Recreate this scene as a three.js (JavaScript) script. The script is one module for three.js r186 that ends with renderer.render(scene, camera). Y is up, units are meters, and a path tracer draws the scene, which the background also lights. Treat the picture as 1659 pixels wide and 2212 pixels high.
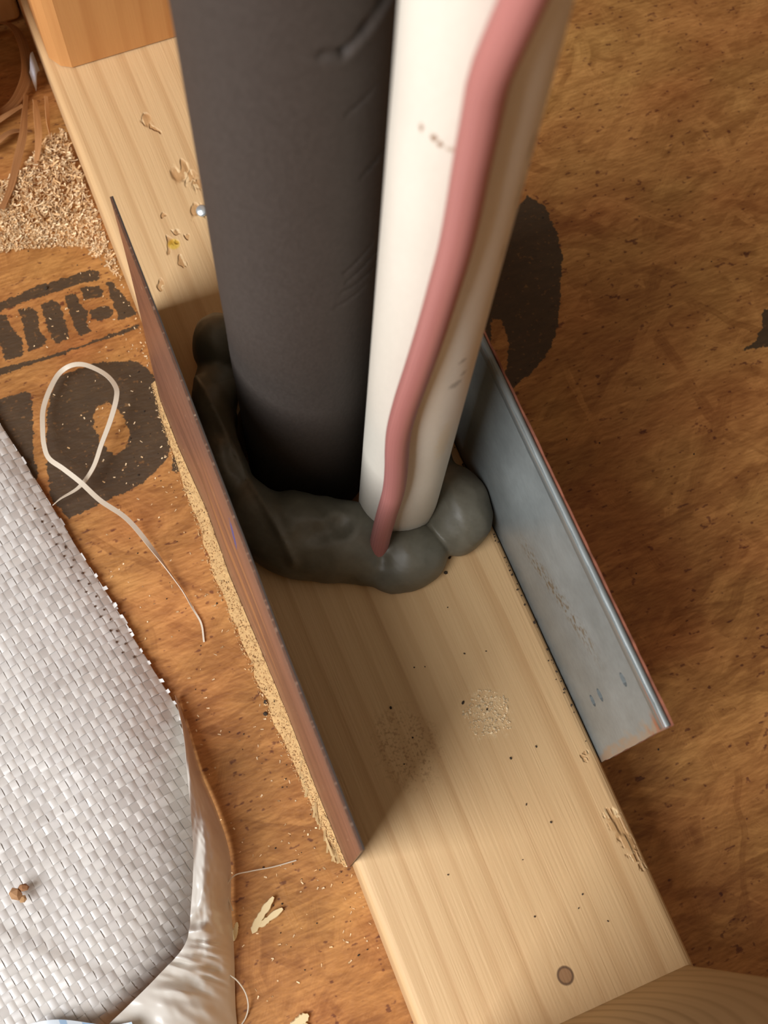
import * as THREE from 'three';
import { RectAreaLightUniformsLib } from 'three/addons/lights/RectAreaLightUniformsLib.js';
import { RoundedBoxGeometry } from 'three/addons/geometries/RoundedBoxGeometry.js';
import { Brush, Evaluator, SUBTRACTION } from 'three-bvh-csg';
import { mergeGeometries, toCreasedNormals } from 'three/addons/utils/BufferGeometryUtils.js';

// ───────── camera, sky, daylight, exposure ─────────
const scene = new THREE.Scene();
const camera = new THREE.PerspectiveCamera(2 * Math.atan(1106 / 2600) * 180 / Math.PI, 1659 / 2212, 0.01, 30);
camera.position.set(-0.014, 0.4444, 0);
camera.rotation.set(-1.2484, -0.5281, 0.1446, 'YXZ');
camera.focus = 0.42;
camera.userData.fStop = 17;
scene.add(camera);
scene.background = new THREE.Color(0.72, 0.82, 1.0);          // overcast daylight beyond the window
const renderer = new THREE.WebGLRenderer({ antialias: true });
renderer.toneMapping = THREE.LinearToneMapping;
renderer.toneMappingExposure = 1.0;
renderer.shadowMap.enabled = true;
RectAreaLightUniformsLib.init();
// the tall window on the left: daylight fills the opening
const WIN = { x: -1.0, y0: 0.45, y1: 2.3, z0: -0.32, z1: 0.74 };
const daylight = new THREE.RectAreaLight(new THREE.Color(0.98, 0.985, 1.0), 9.4, WIN.z1 - WIN.z0 - 0.1, WIN.y1 - WIN.y0 - 0.1);
daylight.position.set(WIN.x + 0.01, (WIN.y0 + WIN.y1) / 2, (WIN.z0 + WIN.z1) / 2);
daylight.lookAt(1, daylight.position.y, daylight.position.z);
scene.add(daylight);

// ───────── helpers ─────────
function rng(seed) { let s = seed >>> 0; return () => { s = (s + 0x6D2B79F5) | 0; let t = Math.imul(s ^ (s >>> 15), 1 | s); t = (t + Math.imul(t ^ (t >>> 7), 61 | t)) ^ t; return ((t ^ (t >>> 14)) >>> 0) / 4294967296; }; }
const lerp = (a, b, t) => a + (b - a) * t, clamp = (v, a = 0, b = 1) => Math.min(b, Math.max(a, v)), sstep = (a, b, v) => { const t = clamp((v - a) / (b - a)); return t * t * (3 - 2 * t); };
const PERM = (() => { const r = rng(77), a = new Float32Array(65536); for (let i = 0; i < 65536; i++) a[i] = r(); return a; })();
const hsh = (x, y, s) => PERM[(Math.imul(x, 374761) + Math.imul(y, 668265) + Math.imul(s, 9157) + Math.imul(x ^ (y << 3), 2971)) & 65535];
function vn(x, y, s = 0) { const xi = Math.floor(x), yi = Math.floor(y); let fx = x - xi, fy = y - yi; fx = fx * fx * (3 - 2 * fx); fy = fy * fy * (3 - 2 * fy); const a = hsh(xi, yi, s), b = hsh(xi + 1, yi, s), c = hsh(xi, yi + 1, s), d = hsh(xi + 1, yi + 1, s); return a + (b - a) * fx + (c - a + (a - b - c + d) * fx) * fy; }
function fbm(x, y, s = 0, o = 4) { let v = 0, a = 0.5, n = 0; for (let i = 0; i < o; i++) { v += a * vn(x, y, s + i * 17); n += a; a *= 0.5; x *= 2.03; y *= 2.03; } return v / n; }
const V = (x, y, z) => new THREE.Vector3(x, y, z);
const usedNames = new Map();
function numbered(n) { const k = usedNames.get(n) || 0; usedNames.set(n, k + 1); return k ? n + '_' + String(k).padStart(3, '0') : n; }
function tag(o, label, category, group, kind) { if (label) o.userData.label = label; if (category) o.userData.category = category; if (group) o.userData.group = group; if (kind) o.userData.kind = kind; return o; }
function mesh(name, geo, mat, parent = scene) { const m = new THREE.Mesh(geo, mat); m.name = parent === scene ? numbered(name) : name; m.castShadow = m.receiveShadow = true; parent.add(m); return m; }
function thing(name, label, category, group) { const g = new THREE.Group(); g.name = numbered(name); scene.add(g); return tag(g, label, category, group); }
function tex(w, h, fn, srgb = true) {                              // fn(x01, y01, out) fills out[0..2] with 0..255
  const d = new Uint8Array(w * h * 4), o = [0, 0, 0];
  for (let j = 0; j < h; j++) for (let i = 0; i < w; i++) { fn((i + 0.5) / w, (j + 0.5) / h, o); const k = (j * w + i) * 4; d[k] = clamp(o[0], 0, 255); d[k + 1] = clamp(o[1], 0, 255); d[k + 2] = clamp(o[2], 0, 255); d[k + 3] = 255; }
  const t = new THREE.DataTexture(d, w, h); t.magFilter = THREE.LinearFilter; t.minFilter = THREE.LinearMipmapLinearFilter; t.generateMipmaps = true; t.wrapS = t.wrapT = THREE.RepeatWrapping; if (srgb) t.colorSpace = THREE.SRGBColorSpace; t.needsUpdate = true; return t;
}
const std = o => new THREE.MeshStandardMaterial(Object.assign({ roughness: 0.8, metalness: 0 }, o));
const phys = o => new THREE.MeshPhysicalMaterial(Object.assign({ roughness: 0.6, metalness: 0 }, o));
// a parametric sheet; fn(u, v) -> [x, y, z]
function sheet(nu, nv, fn, uvScale = [1, 1]) {
  const pos = [], uv = [], idx = [];
  for (let j = 0; j <= nv; j++) for (let i = 0; i <= nu; i++) { const q = fn(i / nu, j / nv); pos.push(q[0], q[1], q[2]); uv.push(i / nu * uvScale[0], j / nv * uvScale[1]); }
  for (let j = 0; j < nv; j++) for (let i = 0; i < nu; i++) { const a = j * (nu + 1) + i; idx.push(a, a + 1, a + nu + 2, a, a + nu + 2, a + nu + 1); }
  const g = new THREE.BufferGeometry(); g.setAttribute('position', new THREE.Float32BufferAttribute(pos, 3)); g.setAttribute('uv', new THREE.Float32BufferAttribute(uv, 2)); g.setIndex(idx); g.computeVertexNormals(); return g;
}
// a slab: two sheets joined by rims, fn(u, v) -> face point, off = thickness vector
function slab(nu, nv, fn, off) {
  const A = sheet(nu, nv, fn).toNonIndexed(), B = sheet(nu, nv, (u, v) => { const q = fn(1 - u, v); return [q[0] + off[0], q[1] + off[1], q[2] + off[2]]; }).toNonIndexed();
  const uvB = B.attributes.uv; for (let i = 0; i < uvB.count; i++) uvB.setX(i, 1 - uvB.getX(i));
  const rim = (f, n) => { const g = sheet(n, 1, (t, k) => { const [u, v] = f(t), q = fn(u, v); return [q[0] + off[0] * k, q[1] + off[1] * k, q[2] + off[2] * k]; }).toNonIndexed(); const a = g.attributes.uv; for (let i = 0; i < a.count; i++) { const [u, v] = f(a.getX(i)); a.setXY(i, u, v); } return g; };
  return mergeGeometries([A, B, rim(t => [t, 1], nu), rim(t => [1 - t, 0], nu), rim(t => [1, 1 - t], nv), rim(t => [0, t], nv)]);
}
// a ribbon along points with a width, a twist function and a little thickness
function ribbon(pts, width, twist, n = 80, taper = () => 1, up = V(0, 1, 0)) {
  const c = new THREE.CatmullRomCurve3(pts.map(q => V(...q))), w = V(0, 0, 0), T = V(0, 0, 0), S = V(0, 0, 0), U = V(0, 0, 0);
  const at = (u, k, d) => { c.getPoint(u, w); c.getTangent(u, T); S.crossVectors(T, up).normalize(); U.crossVectors(S, T).normalize(); const a = twist(u), h = width * taper(u) * (k - 0.5); return [w.x + (S.x * Math.cos(a) + U.x * Math.sin(a)) * h + (U.x * Math.cos(a) - S.x * Math.sin(a)) * d, w.y + (S.y * Math.cos(a) + U.y * Math.sin(a)) * h + (U.y * Math.cos(a) - S.y * Math.sin(a)) * d, w.z + (S.z * Math.cos(a) + U.z * Math.sin(a)) * h + (U.z * Math.cos(a) - S.z * Math.sin(a)) * d]; };
  return mergeGeometries([sheet(n, 3, (u, k) => at(u, k, 0.00012)), sheet(n, 3, (u, k) => at(u, 1 - k, -0.00012)), sheet(n, 1, (u, k) => at(u, 0, 0.00012 - 0.00024 * k)), sheet(n, 1, (u, k) => at(u, 1, -0.00012 + 0.00024 * k))]);
}

// ───────── floor: oriented strand board with ink stamps ─────────
const FX0 = -0.18, FX1 = 0.36, FZ0 = -0.46, FZ1 = 0.14;
const NF = 2048, inkMask = (() => {
  const cv = document.createElement('canvas'); cv.width = cv.height = NF; const g = cv.getContext('2d');
  g.fillStyle = '#000'; g.fillRect(0, 0, NF, NF);
  const poly = (pts, c) => { g.fillStyle = c; g.beginPath(); pts.forEach(([x, z], i) => { const X = (x / 1000 - FX0) / (FX1 - FX0) * NF, Z = (z / 1000 - FZ0) / (FZ1 - FZ0) * NF; i ? g.lineTo(X, Z) : g.moveTo(X, Z); }); g.closePath(); g.fill(); };
  const ink = [
    [[-53.5, -267.9], [-50.4, -268.4], [-33.7, -270.1], [-19.3, -269.8], [-12.3, -270], [-8.6, -267.4], [-9.6, -264.3], [-19.9, -265.1], [-31.7, -265.3], [-41.6, -265.1], [-51.6, -264.4], [-64.7, -263]],
    [[-58.5, -262.8], [-49.3, -262.3], [-49.4, -257.3], [-46.9, -249.6], [-48.7, -242], [-56.2, -242.6], [-55, -248.3], [-60.2, -257.3]],
    [[-44.1, -262.6], [-38.8, -261.4], [-37.6, -257.3], [-39.4, -251.7], [-37.9, -245.6], [-38.9, -243.7], [-45.9, -243.1], [-45.6, -249.1], [-44.4, -257.6]],
    [[-35.1, -261.4], [-30.7, -262], [-28.4, -260], [-28.4, -249.2], [-29.5, -242.9], [-34.9, -242.7], [-35.9, -248.7]],
    [[-25.2, -262.2], [-21.1, -261.2], [-20.1, -255.1], [-18.3, -251.6], [-21, -246.4], [-19.2, -242.8], [-24.3, -242], [-25.8, -246.5], [-25.3, -255.9]],
    [[-18.1, -262.9], [-11.1, -261.4], [-9.7, -258], [-11.9, -256], [-18.4, -257.3]],
    [[-17.7, -251.9], [-11.2, -252], [-8.9, -248.5], [-10.1, -246.2], [-16.1, -246.2], [-18.1, -249.2]],
    [[-7.5, -261.8], [-5.2, -260.9], [-2.9, -254.3], [-1.1, -247.8], [-1, -243.8], [-8.2, -243.1], [-8.2, -250.5]],
    [[-71.6, -240.6], [-58.8, -240.4], [-44.9, -238.8], [-28.6, -238.1], [-15.6, -238.6], [-1, -239.2], [-1.7, -237.2], [-16.1, -237.2], [-24.8, -237.7], [-35.7, -236.9], [-50.1, -237.5], [-59.9, -236.9], [-72.6, -237.4]],
    [[-22.4, -228.5], [-14.7, -226.6], [-7, -223.1], [-3.9, -219.1], [-2.9, -212.1], [-2.8, -203.9], [-3.1, -195.9], [-4.3, -188.3], [-9, -180.5], [-15.1, -176.7], [-23.1, -173], [-30.4, -172.3], [-39.8, -171.4], [-52.9, -170], [-56.5, -180.7], [-54.2, -192], [-51.9, -201.6], [-48, -213.4], [-43.3, -222.3], [-39, -228.3], [-31.6, -228.7]],
    [[-76.3, -228], [-62.7, -227.7], [-52, -226.8], [-50.7, -224.6], [-53.4, -212.8], [-57.8, -198.6], [-58.4, -190.5], [-64.4, -186.8], [-83.3, -194.7]],
    [[-5.9, -180.9], [-3.9, -178.6], [-4.7, -173.6], [-8, -172.3], [-9.5, -175], [-7.2, -178.8]],
    [[172.9, -237.8], [177.5, -230.6], [177.3, -217.5], [174.3, -205.7], [168, -193.3], [158.5, -176.1], [150.1, -167.2], [138.5, -160.6], [129.8, -158], [122.6, -160.8], [118, -175], [132, -196.6], [150.6, -221.2], [166.1, -233.8]],
    [[242.7, -152], [256.7, -151], [257, -132.9], [233.3, -137.3], [225.1, -138.7], [228.6, -139.6], [233.3, -140.2], [235.2, -143.4], [239, -145.2], [241.2, -150.6]]];
  ink.forEach(q => poly(q, '#fff'));
  poly([[-28.1, -211], [-23.5, -210.3], [-21.7, -208.5], [-20.1, -203], [-20, -194.9], [-22.2, -191], [-27.6, -187.8], [-29.9, -190.9], [-31.7, -195.8], [-32.1, -201.8], [-30.5, -208.1]], '#000');
  poly([[134.1, -189.3], [138.2, -187.7], [136.6, -177.1], [130.9, -165.9], [126.3, -164.3], [126, -172.2]], '#000');
  return g.getImageData(0, 0, NF, NF).data;
})();
// strands: thousands of long flat flakes pressed flat, each a slightly different tone
function strandField(N, wx, wz, seed, count) {
  const f = new Float32Array(N * N).fill(0), r = rng(seed), px = N / wx, pz = N / wz;
  for (let k = 0; k < count; k++) {
    const cx = r() * N, cz = r() * N, a = (r() - 0.5) * 1.5 + (r() < 0.12 ? 1.4 : 0), L = (0.010 + 0.03 * r()) * px, w = (0.0015 + 0.006 * r() * r()) * pz, tone = (r() - 0.5) * 1.0, ca = Math.cos(a), sa = Math.sin(a), ph = r() * 50, R = Math.ceil(L + w);
    for (let j = -R; j <= R; j++) for (let i = -R; i <= R; i++) {
      const u = i * ca + j * sa; if (Math.abs(u) > L) continue; const v = -i * sa + j * ca + (vn(u * 0.03 + ph, k, 3) - 0.5) * w * 0.9; if (Math.abs(v) > w) continue;
      const e = sstep(1, 0.7, Math.abs(u) / L) * sstep(1, 0.75, Math.abs(v) / w) * 0.62, X = ((cx + i) | 0) & (N - 1), Z = ((cz + j) | 0) & (N - 1), q = Z * N + X;
      f[q] = f[q] * (1 - e) + (tone + (vn(u * 0.05, v * 0.9 + ph, 9) - 0.5) * 0.45) * e;
    }
  }
  return f;
}
const SN = 1024, strands = strandField(SN, 0.27, 0.3, 5, 1500);
function osb(x, z, o) {                                            // metres -> colour
  const wx = x + 0.004 * (fbm(x * 60, z * 60, 31, 2) - 0.5), wz = z + 0.004 * (fbm(x * 60, z * 60, 41, 2) - 0.5);
  const i = Math.floor(((wx / 0.27) % 1 + 1) % 1 * SN), j = Math.floor(((wz / 0.3) % 1 + 1) % 1 * SN);
  let t = strands[j * SN + i] * 1.0;
  t += (fbm(x * 240 + 40 * z, z * 1500, 51, 4) - 0.5) * 1.0 + (fbm(x * 22, z * 22, 61, 3) - 0.5) * 0.6;
  const dk = sstep(0.74, 0.84, fbm(x * 330, z * 620, 71, 3)) * 0.8;       // bark specks
  const rd = fbm(x * 35, z * 50, 81, 2);
  o[0] = 171 + t * 50 - dk * 70; o[1] = 115 + t * 45 - dk * 62 - (rd - 0.5) * 14; o[2] = 58 + t * 34 - dk * 34 - (rd - 0.5) * 8;
}
const floorMap = tex(NF, NF, (u, v, o) => {
  const x = lerp(FX0, FX1, u), z = lerp(FZ0, FZ1, v); osb(x, z, o);
  const n1 = (fbm(x * 500, z * 900, 91, 3) - 0.5) * 0.0035, n2 = (fbm(x * 500, z * 900, 93, 3) - 0.5) * 0.0025;
  const mx = clamp(Math.round((u + n1) * NF), 0, NF - 1), my = clamp(Math.round((v + n2) * NF), 0, NF - 1);
  if (inkMask[(my * NF + mx) * 4] > 128) { const k = 0.86 + 0.1 * (fbm(x * 300, z * 700, 95, 3) - 0.5) - 0.35 * sstep(0.76, 0.84, fbm(x * 700, z * 900, 97, 2)); o[0] = lerp(o[0], 60, k); o[1] = lerp(o[1], 46, k); o[2] = lerp(o[2], 30, k); }
});
floorMap.wrapS = floorMap.wrapT = THREE.ClampToEdgeWrapping;
const floorOuterMap = tex(1024, 1024, (u, v, o) => osb(u * 0.54, v * 0.6, o));
const floorBump = tex(1024, 1024, (u, v, o) => { const x = u * 0.27, z = v * 0.3, q = 128 + 90 * (fbm(x * 500, z * 1500, 51, 3) - 0.5) + 60 * strands[(Math.floor(v * SN)) * SN + Math.floor(u * SN)]; o[0] = o[1] = o[2] = q; }, false);
const RX0 = -1.0, RX1 = 1.5, RZ0 = -1.7, RZ1 = 1.5, RH = 2.42;
{
  const bA = floorBump.clone(); bA.repeat.set(2, 2); bA.needsUpdate = true;
  const flat = (x0, x1, z0, z1, uv) => { const g = new THREE.BoxGeometry(x1 - x0, 0.018, z1 - z0); g.translate((x0 + x1) / 2, -0.009, (z0 + z1) / 2); const P = g.attributes.position, U = g.attributes.uv; for (let i = 0; i < P.count; i++) { const q = uv(P.getX(i), P.getZ(i)); U.setXY(i, q[0], q[1]); } return g; };
  const fl = thing('floor'); fl.userData.kind = 'structure'; fl.userData.label = 'golden brown strand board subfloor stamped with dark ink lettering';
  mesh('stamped_board', flat(FX0, FX1, FZ0, FZ1, (x, z) => [(x - FX0) / (FX1 - FX0), (z - FZ0) / (FZ1 - FZ0)]), std({ map: floorMap, bumpMap: bA, bumpScale: 0.0004, roughness: 0.62 }), fl);
  const om = std({ map: floorOuterMap, roughness: 0.62 }), ouv = (x, z) => [(x - FX0) / 0.54, (z - FZ0) / 0.6];
  for (const [a, b, c, d] of [[RX0 - 0.1, FX0, RZ0 - 0.1, RZ1 + 0.1], [FX1, RX1 + 0.1, RZ0 - 0.1, RZ1 + 0.1], [FX0, FX1, RZ0 - 0.1, FZ0], [FX0, FX1, FZ1, RZ1 + 0.1]]) mesh('board', flat(a, b, c, d, ouv), om, fl);
}
// ───────── room shell ─────────
{
  const plaster = std({ color: 0x8c8172, roughness: 0.95 }), white = std({ color: 0xa59a88, roughness: 0.95 }), frameM = std({ color: 0xe9e6df, roughness: 0.5 });
  const box = (x0, x1, y0, y1, z0, z1) => { const g = new THREE.BoxGeometry(x1 - x0, y1 - y0, z1 - z0); g.translate((x0 + x1) / 2, (y0 + y1) / 2, (z0 + z1) / 2); return g; };
  const T = 0.1, st = (n, g, m) => tag(mesh(n, g, m), null, null, null, 'structure');
  st('wall_left', mergeGeometries([box(RX0 - T, RX0, 0, WIN.y0, RZ0, RZ1), box(RX0 - T, RX0, WIN.y1, RH, RZ0, RZ1), box(RX0 - T, RX0, WIN.y0, WIN.y1, RZ0, WIN.z0), box(RX0 - T, RX0, WIN.y0, WIN.y1, WIN.z1, RZ1)]), plaster);
  st('wall_right', box(RX1, RX1 + T, 0, RH, RZ0, RZ1), plaster);
  st('wall_back', box(RX0 - T, RX1 + T, 0, RH, RZ0 - T, RZ0), plaster);
  st('wall_front', box(RX0 - T, RX1 + T, 0, RH, RZ1, RZ1 + T), plaster);
  st('ceiling', box(RX0 - T, RX1 + T, RH, RH + T, RZ0 - T, RZ1 + T), white);
  const f = 0.045; st('window_1', mergeGeometries([box(RX0 - 0.07, RX0 - 0.02, WIN.y0, WIN.y0 + f, WIN.z0, WIN.z1), box(RX0 - 0.07, RX0 - 0.02, WIN.y1 - f, WIN.y1, WIN.z0, WIN.z1), box(RX0 - 0.07, RX0 - 0.02, WIN.y0 + f, WIN.y1 - f, WIN.z0, WIN.z0 + f), box(RX0 - 0.07, RX0 - 0.02, WIN.y0 + f, WIN.y1 - f, WIN.z1 - f, WIN.z1)]), frameM);
}
// ───────── lumber ─────────
// a sawn board profile (rounded rectangle, optional wane on one corner) extruded along an axis
function lumber(w, h, len, r, uvw, wane = null) {                   // x 0..w, y 0..h, z 0..len; uv in metres: around the section and along it
  const pts = [], arc = (cx, cy, a0, ra) => { for (let k = 0; k <= 4; k++) { const a = a0 + Math.PI / 2 * k / 4; pts.push([cx + ra * Math.cos(a), cy + ra * Math.sin(a)]); } };
  arc(w - r, r, -Math.PI / 2, r); arc(w - r, h - r, 0, r);
  if (wane) { pts.push([wane[0], h], [wane[0] * 0.45, h - wane[1] * 0.3], [0, h - wane[1]]); } else arc(r, h - r, Math.PI / 2, r);
  arc(r, r, Math.PI, r); pts.push(pts[0]);
  const nz = 60, acc = [0]; for (let i = 1; i < pts.length; i++) acc.push(acc[i - 1] + Math.hypot(pts[i][0] - pts[i - 1][0], pts[i][1] - pts[i - 1][1]));
  const pos = [], uv = [], idx = [];
  for (let j = 0; j <= nz; j++) for (let i = 0; i < pts.length; i++) { const z = len * j / nz; pos.push(pts[i][0], pts[i][1], z); uv.push(...uvw(acc[i], z)); }
  const n = pts.length; for (let j = 0; j < nz; j++) for (let i = 0; i < n - 1; i++) { const a = j * n + i; idx.push(a, a + 1, a + n + 1, a, a + n + 1, a + n); }
  const g = new THREE.BufferGeometry(); g.setAttribute('position', new THREE.Float32BufferAttribute(pos, 3)); g.setAttribute('uv', new THREE.Float32BufferAttribute(uv, 2)); g.setIndex(idx); g.computeVertexNormals();
  const cap = z => { const s = new THREE.ShapeGeometry(new THREE.Shape(pts.map(q => new THREE.Vector2(q[0], q[1])))); s.translate(0, 0, z); if (!z) { const I = s.index.array; for (let i = 0; i < I.length; i += 3) { const t = I[i]; I[i] = I[i + 1]; I[i + 1] = t; } s.computeVertexNormals(); } return s; };
  return toCreasedNormals(mergeGeometries([g, cap(0), cap(len)]), 0.42);
}
function FLIP(g) {                                                  // after a mirrored turn: restore the winding and the outward normals
  for (const k of ['position', 'uv']) { const a = g.attributes[k], n = a.itemSize, A = a.array; for (let i = 0; i < a.count; i += 3) for (let c = 0; c < n; c++) { const t = A[i * n + c]; A[i * n + c] = A[(i + 1) * n + c]; A[(i + 1) * n + c] = t; } }
  g.deleteAttribute('normal'); const q = toCreasedNormals(g, 0.42); g.setAttribute('normal', q.attributes.normal);
}
function wood(x, z, s, base, dark, o, ring = 150, soft = 0.5) {     // x across, z along, metres
  const bend = 0.010 * (fbm(x * 12 + 3, z * 5, s, 3) - 0.5) + 0.012 * (vn(0.5, z * 3.2, s + 5) - 0.5);
  const q = (x + bend) * ring + 1.3 * fbm(x * 30, z * 3, s + 7, 2), fr = q - Math.floor(q), amp = 0.1 + 0.9 * vn(Math.floor(q) * 1.7, z * 5, s + 9);
  const line = (sstep(0.45, 0.86, fr) - sstep(0.88, 1.0, fr)) * amp * soft;
  const fib = (fbm(x * 2600, z * 60, s + 11, 3) - 0.5) * 0.35 + (fbm(x * 40, z * 9, s + 13, 3) - 0.5) * 0.45;
  const t = clamp(line + fib * 0.5 + 0.12, 0, 1.2);
  for (let c = 0; c < 3; c++) o[c] = lerp(base[c], dark[c], t);
  return line;
}
const blobs = (list, x, z) => { let m = 0; for (const [cx, cz, r] of list) { const d = Math.hypot(x * 1000 - cx, z * 1000 - cz) / r; if (d < 1.4) m = Math.max(m, sstep(1.25, 0.75, d)); } return m; };
const PX0 = -0.04, PXW = 0.17, PZ0 = -0.40, PZW = 0.5;
const plateSpecks = [[60.6, -59.7, 0.8], [46.2, -60.6, 0.6], [42.7, -61.7, 0.7], [60.1, -39.3, 0.8], [53.4, -44.4, 1.0], [60.8, -21.3, 0.9], [70.4, -21.6, 0.8], [64.6, 2.7, 1.0], [59.4, -5.6, 0.6], [61.7, -76.8, 0.6], [67.9, -57.7, 0.5], [26.5, 5, 0.6], [64.6, 27.2, 0.6], [68.7, 37.8, 0.6], [61.6, 30.6, 0.5], [47.3, 27.5, 0.6], [51, 10, 0.45], [33, -40, 0.6], [30, -52, 0.8], [27, -33, 0.5]];
const gouges = [[29, -301, 2.6], [30.5, -297, 1.6], [35.2, -276, 3.6], [36.5, -270, 2.8], [38, -264, 2.4], [34, -256, 3.2], [21.4, -256, 1.0], [10.3, -233.5, 1.6], [19.4, -244.9, 1.6], [24, -249, 1.4], [27, -246, 1.2], [21, -237, 1]];
const chipped = [[84.5, 8, 2.2], [85.5, 12, 2.6], [85.2, 16, 2.2], [86.5, 19, 2.4], [86, 23, 1.8], [87, 27, 1.4], [84, -12, 1.0], [85, -14, 0.9]];
const gouge = (x, z) => blobs(gouges, x + (fbm(x * 260, z * 130, 35, 3) - 0.5) * 0.006, lerp(z, z + (fbm(x * 300, z * 90, 39, 3) - 0.5) * 0.012, 1));
function plateColour(x, z, o) {
  const kx = x * 1000 - 49.2, kz = z * 1000 - 47.4, kr = Math.hypot(kx, kz * 0.9), push = 3.2 * Math.exp(-(kr * kr) / 60) * Math.sign(kx) / 1000;
  wood(x - push, z, 3, [221, 185, 136], [180, 135, 87], o, 105, 0.46);
  if (kr < 3.6) { const k = sstep(2.5, 2.2, kr), ringd = sstep(0.5, 0.15, Math.abs(kr - 2.35)); for (let c = 0; c < 3; c++) o[c] = lerp(lerp(o[c], [158, 118, 80][c], k), [92, 66, 44][c], ringd * 0.8); }
  const ns = fbm(x * 900, z * 900, 21, 3);
  const pd = Math.hypot((x * 1000 - 60) / 8, (z * 1000 + 38) / 8); const dust = sstep(1.15, 0.55, pd + (ns - 0.5) * 1.3) * (0.35 + 0.65 * sstep(0.4, 0.65, vn(x * 2200, z * 2200, 23)));
  o[0] = lerp(o[0], 236, dust * 0.55); o[1] = lerp(o[1], 212, dust * 0.55); o[2] = lerp(o[2], 168, dust * 0.55);
  const pd2 = Math.hypot((x * 1000 - 30) / 13, (z * 1000 + 38) / 17), grime = sstep(1.1, 0.4, pd2) * sstep(0.5, 0.8, fbm(x * 1500, z * 1500, 27, 4));
  for (let c = 0; c < 3; c++) o[c] = lerp(o[c], [140, 100, 60][c], grime * 0.55);
  const g = gouge(x, z); if (g) for (let c = 0; c < 3; c++) o[c] = lerp(o[c], vn(x * 900, z * 300, 33) > 0.62 ? [238, 208, 160][c] : [182, 132, 80][c], g * 0.55);
  const ch = blobs(chipped, x + (ns - 0.5) * 0.003, z + (ns - 0.5) * 0.003); if (ch) for (let c = 0; c < 3; c++) o[c] = lerp(o[c], vn(x * 1500, z * 150, 29) > 0.5 ? [236, 208, 160][c] : [186, 142, 92][c], ch * 0.7);
  const yl = blobs([[21, -246, 2.2]], x, z); o[2] -= yl * 50;
}
const plateMap = tex(768, 2048, (u, v, o) => plateColour(PX0 + u * PXW, PZ0 + v * PZW, o));
const plateBump = tex(768, 2048, (u, v, o) => {
  const x = PX0 + u * PXW, z = PZ0 + v * PZW, ns = fbm(x * 900, z * 900, 21, 3), w = [0, 0, 0]; let q = 150 - 26 * wood(x, z, 3, [0, 0, 0], [0, 0, 0], w, 105, 0.42) + 20 * (fbm(x * 2600, z * 60, 14, 3) - 0.5);
  q -= gouge(x, z) * (60 + 90 * vn(x * 700, z * 350, 37)); const ch = blobs(chipped, x + (ns - 0.5) * 0.003, z + (ns - 0.5) * 0.003); q -= ch * 90 * sstep(0.35, 0.6, vn(x * 1400, z * 160, 29)); o[0] = o[1] = o[2] = q;
}, false);
const PL = { z0: -0.78, z1: 0.34, w: 0.089, h: 0.038 };
{
  // section runs from the lower right corner up the right side, over the top and down the left side
  const r = 0.003, acc0 = Math.PI / 2 * r, plateUv = (s, z) => { const x = PL.w - (s - (0.5 * acc0 + PL.h - 2 * r + acc0 * 0.9)); return [(x - PX0) / PXW, (z + PL.z0 - PZ0) / PZW]; };
  const g = lumber(PL.w, PL.h, PL.z1 - PL.z0, r, plateUv); g.translate(0, 0, PL.z0);
  const ev = new Evaluator(); ev.useGroups = false; ev.attributes = ['position', 'normal', 'uv']; let hb = new Brush(g.index ? g : g); hb.updateMatrixWorld();
  for (const [cx, cz, cr] of [[0.0405, -0.154, 0.0275], [0.0585, -0.122, 0.018]]) { const c = new Brush(new THREE.CylinderGeometry(cr, cr, 0.1, 48)); c.position.set(cx, 0.02, cz); c.updateMatrixWorld(); hb = ev.evaluate(hb, c, SUBTRACTION); hb.updateMatrixWorld(); }
  const plate = mesh('bottom_plate', hb.geometry, std({ map: plateMap, bumpMap: plateBump, bumpScale: 0.0012, roughness: 0.62 }));
  tag(plate, 'long pale pine framing board lying flat on the subfloor under the pipes', 'lumber');
}
const studMap = tex(512, 1024, (u, v, o) => { const x = u * 0.127, z = v * 0.5; wood(x, z, 63, [218, 160, 98], [176, 112, 56], o, 90, 0.35); });
const stud2Map = tex(512, 1024, (u, v, o) => { const x = u * 0.127, z = v * 0.25, kx = x - 0.05, kz = z - 0.06, q = Math.hypot(kx * 1.1, kz * 0.5); wood(q + 0.2 * x, z * 0.6, 83, [222, 190, 140], [160, 122, 80], o, 190, 0.5); });
{
  const g = lumber(0.0866, 0.038, 2.3, 0.003, (s, z) => [s / 0.127, z / 0.5], [0.0072, 0.0075]);
  const st = mesh('wall_stud', g, std({ map: studMap, roughness: 0.6 })); st.rotation.x = -Math.PI / 2; st.position.set(0.0024, 0.0388, -0.3355 - 0.038);
  // local y (0..0.038) must point to +z, local z up
  st.rotation.set(0, 0, 0); st.geometry.applyMatrix4(new THREE.Matrix4().makeBasis(V(1, 0, 0), V(0, 0, 1), V(0, -1, 0)).premultiply(new THREE.Matrix4().makeScale(1, -1, 1)));
  FLIP(st.geometry);
  tag(st, 'orange toned wall stud standing on the pale board behind the black pipe', 'lumber');
  const g2 = lumber(0.0875, 0.038, 2.3, 0.0025, (s, z) => [s / 0.127, z / 0.25]);
  g2.applyMatrix4(new THREE.Matrix4().makeBasis(V(1, 0, 0), V(0, 0, 1), V(0, 1, 0))); FLIP(g2);
  const s2 = mesh('wall_stud', g2, std({ map: stud2Map, roughness: 0.75 })); s2.position.set(0.0008, 0.038, 0.0595);
  tag(s2, 'pale beige wall stud with swirling grain standing on the board beside the knot', 'lumber');
}

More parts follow.
